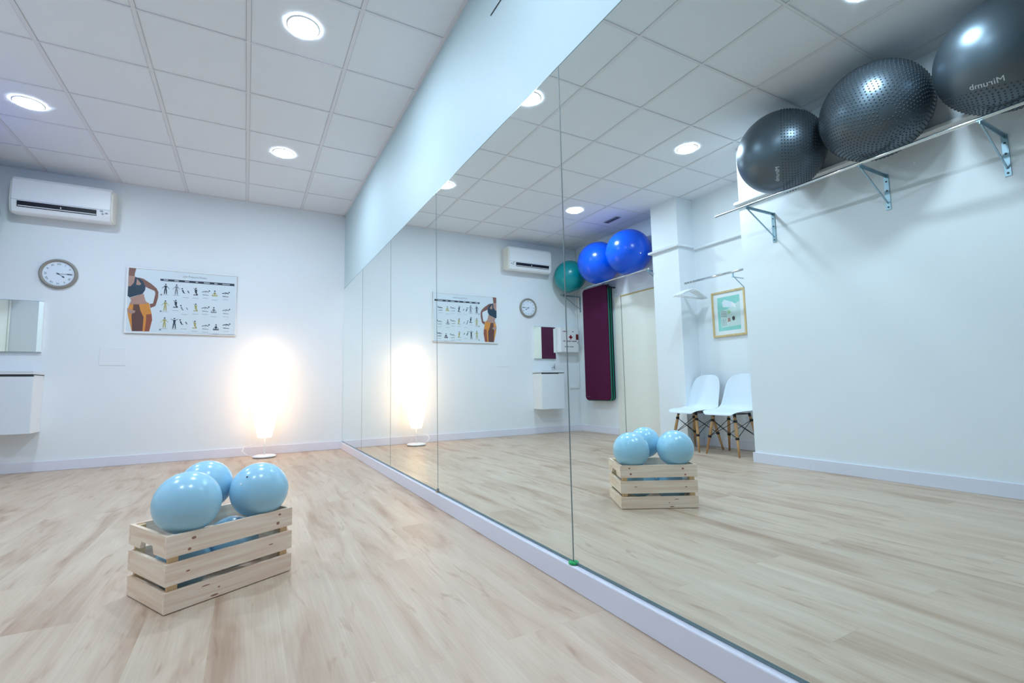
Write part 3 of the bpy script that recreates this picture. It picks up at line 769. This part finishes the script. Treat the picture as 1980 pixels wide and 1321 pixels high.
# ================================================================== recess: clothes rail, hangers, picture, chairs
tag(MB().bar((-3.43, 3.805, 1.905), (-3.43, 2.90, 1.905), 0.0125, n=20).bar((-3.43, 3.812, 1.905), (-3.43, 3.79, 1.905), 0.0145, n=20).build('clothes_rail', M['chrome']), 'short chrome clothes rail in the recess above the picture', 'clothes rail')
rb = empty('rail_bracket', (WL, 3.185, 1.852), 0, 'steel bracket holding the clothes rail above the picture', 'bracket')
MB().box(0.0005, 0.006, -0.014, 0.014, -0.20, 0.004).build('wall_plate', M['zinc'], rb)
MB().box(0.006, 0.33, -0.012, 0.012, -0.003, 0.0).build('bracket_arm', M['zinc'], rb)
MB().bar((0.007, 0, -0.18), (0.29, 0, -0.006), 0.005, n=4, sm=False).build('brace', M['zinc'], rb)
MB().box(0.308, 0.320, -0.006, 0.006, 0.0, 0.043).build('rail_holder', M['zinc'], rb)

def hanger(y, rz, label):
    h = empty('coat_hanger', (-3.43, y, 1.7405), rz, label, 'coat hanger', 'white coat hangers on the clothes rail')
    b = MB()
    for s in (-1, 1):
        b.tube([(0, 0, 0.078), (s * 0.03, 0, 0.072), (s * 0.14, 0, 0.035), (s * 0.225, 0, -0.005), (s * 0.238, 0, -0.014)], [0.007, 0.011, 0.012, 0.009, 0.006], n=8)
    b.tube([(-0.232, 0, -0.012), (0.232, 0, -0.012)], 0.005, n=8)
    b.build('hanger_body', M['white'], h)
    pts = [(0, 0, 0.078), (0, 0, 0.12)]
    for k in range(9):
        a = -PI * 0.5 + PI * 1.25 * k / 8
        pts.append((0.0165 * math.cos(a), 0, 0.1645 + 0.0165 * 1.0 * math.sin(a)))
    MB().tube(pts, 0.002, n=6).build('hanger_hook', M['white'], h)
    return h
hanger(3.772, 0.03, 'white coat hanger nearest the end of the rail')
hanger(3.735, 0.0, 'white coat hanger in the middle of three on the rail')
hanger(3.698, -0.04, 'white coat hanger closest to the framed picture')

# picture on the recess wall: faces +X
pc = empty('framed_picture', (WL, 3.478, 1.522), 0, 'pale turquoise interior print in an oak frame above the chairs', 'picture')
pw, ph = 0.212, 0.262
f_ = MB(); t_ = 0.020
f_.box(0.0005, 0.028, -pw, pw, ph - t_, ph).box(0.0005, 0.028, -pw, pw, -ph, -ph + t_).box(0.0005, 0.028, -pw, -pw + t_, -ph + t_, ph - t_).box(0.0005, 0.028, pw - t_, pw, -ph + t_, ph - t_)
f_.build('picture_frame', M['frame'], pc, bevel=0.002)
MB().box(0.0005, 0.016, -pw + t_, pw - t_, -ph + t_, ph - t_).build('passepartout', M['paper'], pc)
ap = MB()
aw, ah = 0.142, 0.195
def A(u, v, k): return (0.0164 + 0.0002 * k, (u - .5) * 2 * aw, (v - .5) * 2 * ah)   # u=0 at the left as one faces the wall
def Q(pts, mi, k): ap.add([A(u, v, k) for u, v in pts], [tuple(range(len(pts)))], mi)
Q([(0, 0), (1, 0), (1, 1), (0, 1)], 0, 0)
Q([(0.0, 0.12), (0.86, 0.10), (0.88, 0.60), (0.55, 0.62), (0.05, 0.80), (0.0, 0.78)], 1, 1)
Q([(0.28, 0.80), (0.68, 0.92), (0.78, 0.84), (0.75, 0.70), (0.30, 0.66)], 3, 2)
Q([(0.18, 0.62), (0.36, 0.72), (0.36, 0.82), (0.18, 0.74)], 2, 3)
for k in range(4):
    Q([(0.60, 0.40 + .05 * k), (0.86, 0.44 + .05 * k), (0.86, 0.455 + .05 * k), (0.60, 0.415 + .05 * k)], 4, 3)
for k in range(6):
    a = 0.2 + k * 0.5
    Q([(0.52, 0.48), (0.52 + 0.10 * math.cos(a), 0.50 + 0.10 * math.sin(a)), (0.52 + 0.12 * math.cos(a + .2), 0.48 + 0.12 * math.sin(a + .2))], 5, 4)
Q([(0.43, 0.26), (0.57, 0.24), (0.55, 0.36), (0.45, 0.36)], 6, 4)
Q([(0.24, 0.30), (0.30, 0.26), (0.36, 0.30), (0.36, 0.37), (0.30, 0.40), (0.24, 0.37)], 7, 4)
for k in range(4): Q([(0.62 + .06 * k, 0.14), (0.635 + .06 * k, 0.14), (0.66 + .06 * k, 0.34), (0.645 + .06 * k, 0.34)], 4, 4)
ap.build('art_print', [M['teal'], M['tealp'], M['paper'], M['print'], M['inkg'], M['leaf'], M['skin_light'], M['dgrey']], pc, fix=False)

# shell chairs -------------------------------------------------------------------------
def make_chair():
    r = empty('shell_chair', (0, 0, 0))
    # shell profile (x forward, z) with half width, side lift and rim curl
    prof = [(0.235, 0.405, 0.145, 0.0), (0.225, 0.428, 0.175, 0.0), (0.19, 0.440, 0.205, 0.004), (0.11, 0.437, 0.222, 0.014), (0.02, 0.428, 0.228, 0.024),
            (-0.07, 0.424, 0.225, 0.034), (-0.13, 0.434, 0.222, 0.046), (-0.168, 0.462, 0.212, 0.055), (-0.19, 0.51, 0.205, 0.055), (-0.208, 0.58, 0.200, 0.050),
            (-0.226, 0.66, 0.194, 0.043), (-0.242, 0.735, 0.180, 0.034), (-0.254, 0.79, 0.150, 0.024), (-0.260, 0.818, 0.105, 0.014), (-0.263, 0.828, 0.05, 0.006)]
    NW = 16; vs = []
    for k, (px, pz, hw, curl) in enumerate(prof):
        a = prof[max(k - 1, 0)]; b = prof[min(k + 1, len(prof) - 1)]
        tx, tz = b[0] - a[0], b[1] - a[1]; l_ = math.hypot(tx, tz); tx /= l_; tz /= l_
        nx, nz = tz, -tx                      # inward normal (up on the seat, forward on the back)
        if nz < 0 and k < 6: nx, nz = -nx, -nz
        if k >= 6 and nx < 0: nx, nz = -nx, -nz
        for i in range(NW + 1):
            s = -1 + 2 * i / NW
            c = curl * (abs(s) ** 2.6)
            vs.append((px + nx * c, s * hw, pz + nz * c))
    fs = []
    for k in range(len(prof) - 1):
        for i in range(NW):
            o = k * (NW + 1) + i; fs.append((o, o + 1, o + NW + 2, o + NW + 1))
    m = MB(); m.add(vs, fs, 0, True)
    so = m.build('seat_shell', M['shell'], r)
    sd = so.modifiers.new('solid', 'SOLIDIFY'); sd.thickness = 0.007; sd.offset = 0
    ss = so.modifiers.new('sub', 'SUBSURF'); ss.levels = 1; ss.render_levels = 2
    tops = {}; bots = {}
    for sx in (-1, 1):
        for sy in (-1, 1):
            t = Vector((0.005 + sx * 0.125, sy * 0.120, 0.400)); b = Vector((-0.003 + sx * 0.192, sy * 0.186, 0.0))
            tops[sx, sy], bots[sx, sy] = t, b
            l_ = MB()
            mid = t.lerp(b, 0.35)
            l_.bar(t, mid, 0.0125, 0.0165, n=14, caps=True).bar(mid, b, 0.0165, 0.0095, n=14, caps=True)
            lo = l_.build('leg', M['leg'], r)
            MB().bar(t + (t - b).normalized() * 0.022, t.lerp(b, 0.03), 0.0145, 0.0145, n=12).build('leg_cap', M['black'], lo)
    fr = MB()
    ring = [(1, 1), (1, -1), (-1, -1), (-1, 1)]
    for k in range(4):
        a, b = ring[k], ring[(k + 1) % 4]
        fr.bar(tops[a].lerp(bots[a], 0.13), tops[b].lerp(bots[b], 0.55), 0.0032, n=6)
        fr.bar(tops[b].lerp(bots[b], 0.13), tops[a].lerp(bots[a], 0.55), 0.0032, n=6)
        fr.bar(tops[a] + Vector((0, 0, 0.012)), tops[b] + Vector((0, 0, 0.012)), 0.004, n=6)
        for q in (0.13, 0.55):
            p = tops[a].lerp(bots[a], q); fr.bar(p + Vector((0, 0, 0.012)), p - Vector((0, 0, 0.012)), 0.0175, 0.0185, n=10)
    fr.bar(tops[1, 1] + Vector((0, 0, 0.015)), tops[-1, -1] + Vector((0, 0, 0.015)), 0.004, n=6).bar(tops[1, -1] + Vector((0, 0, 0.015)), tops[-1, 1] + Vector((0, 0, 0.015)), 0.004, n=6)
    fr.build('wire_bracing', M['black'], r)
    return r
CG = 'white shell chairs in the recess'
c1 = make_chair(); c1.location = (-3.375, 3.722, 0); tag(c1, 'white shell chair with wooden legs, next to the pillar', 'chair', CG)
c2_ = copy_tree(c1); c2_.location = (-3.375, 3.262, 0); c2_.rotation_euler.z = -0.03
tag(c2_, 'white shell chair with wooden legs, half hidden by the near wall', 'chair', CG)

# ================================================================== crate with soft balls
CT = 0.493
cr = empty('wooden_crate', (-1.303, 2.0, 0), CT, 'pale pine slatted crate holding light blue balls on the floor', 'crate')
LX_, LY_, LZ_ = 0.46, 0.31, 0.255
zs = [(0.0035, 0.071), (0.0915, 0.163), (0.1835, 0.255)]
T = 0.013
def knots(mb, spots, y, front=True):
    for (kx, kz, rx, rz) in spots:
        n = 10
        mb.add([(kx + rx * math.cos(2 * PI * i / n), y, kz + rz * math.sin(2 * PI * i / n)) for i in range(n)], [tuple(range(n))], 1)
KF = {2: [(0.085, 0.232, .008, .005), (0.072, 0.197, .006, .005), (0.405, 0.238, .006, .004), (0.398, 0.205, .007, .006)], 1: [(0.07, 0.125, .007, .003), (0.37, 0.13, .01, .002)], 0: [(0.175, 0.035, .004, .003), (0.16, 0.012, .014, .003), (0.13, 0.055, .015, .002)]}
for k, (z0, z1) in enumerate(zs):
    m = MB().box(0.0, LX_, 0.0, T, z0, z1); knots(m, KF[k], -0.0002)
    m.build('long_slat', [M['pine'], M['knot']], cr, fix=False)
    m = MB().box(0.0, LX_, LY_ - T, LY_, z0, z1)
    m.build('long_slat', [M['pine'], M['knot']], cr, fix=False)
    for x0 in (0.0005, LX_ - T - 0.0005):
        y0, y1 = T, LY_ - T
        if k == 2:
            ym = (y0 + y1) / 2
            pts = [(y0, z0), (ym - 0.058, z0), (ym - 0.046, z0 + 0.026), (ym + 0.046, z0 + 0.026), (ym + 0.058, z0), (y1, z0), (y1, z1), (y0, z1)]
            m = MB().prism(pts, x0, x0 + T, axis=0)
        else:
            m = MB().box(x0, x0 + T, y0, y1, z0, z1)
        m.build('end_slat', [M['piney'], M['knot']], cr)
for px in (T + 0.0005, LX_ - T - 0.0305):
    for py in (T, LY_ - T - 0.016):
        MB().box(px, px + 0.030, py, py + 0.016, 0.0, 0.250).build('corner_post', M['pinez'], cr)
for k in range(4):
    y0 = T + 0.017 + k * 0.064
    MB().box(T + 0.001, LX_ - T - 0.001, y0, y0 + 0.056, 0.003, 0.012).build('bottom_board', M['pine'], cr)
def LW(lx, ly, z):
    return (-1.303 + math.cos(CT) * lx - math.sin(CT) * ly, 2.0 + math.sin(CT) * lx + math.cos(CT) * ly, z)
SG = 'small light blue exercise balls in the crate'
A_ = sphere('exercise_ball', (-1.258, 2.118, 0.341), 0.1095, M['soft'], 'light blue exercise ball on top at the camera end of the crate', 'exercise ball', SG)
C_ = sphere('exercise_ball', (-1.021, 2.251, 0.335), 0.1090, M['soft'], 'light blue exercise ball with a white plug, on top at the far end', 'exercise ball', SG)
B_ = sphere('exercise_ball', (-1.214, 2.328, 0.362), 0.0975, M['soft'], 'light blue exercise ball on top, behind the other two', 'exercise ball', SG)
for o, ax, r in ((C_, (-0.614, -0.687, 0.388), 0.1090), (A_, (-0.35, 0.2, 0.91), 0.1095), (B_, (0.5, 0.1, 0.86), 0.0975)):
    a = Vector(ax).normalized()
    MB().bar(a * (r - 0.001), a * (r + 0.0012), 0.0042, n=14).build('valve_plug', M['white'], o)
a = Vector((-0.43, -0.659, 0.617)).normalized()
MB().bar(a * 0.1080, a * 0.1097, 0.0038, n=14).build('valve_hole', M['dgrey'], C_)
sphere('exercise_ball', LW(0.112, 0.140, 0.108), 0.0930, M['soft'], 'light blue exercise ball at the bottom, seen between slats at the handle end', 'exercise ball', SG)
sphere('exercise_ball', LW(0.300, 0.163, 0.135), 0.0985, M['soft'], 'light blue exercise ball at the bottom, peeking up between the top balls', 'exercise ball', SG)
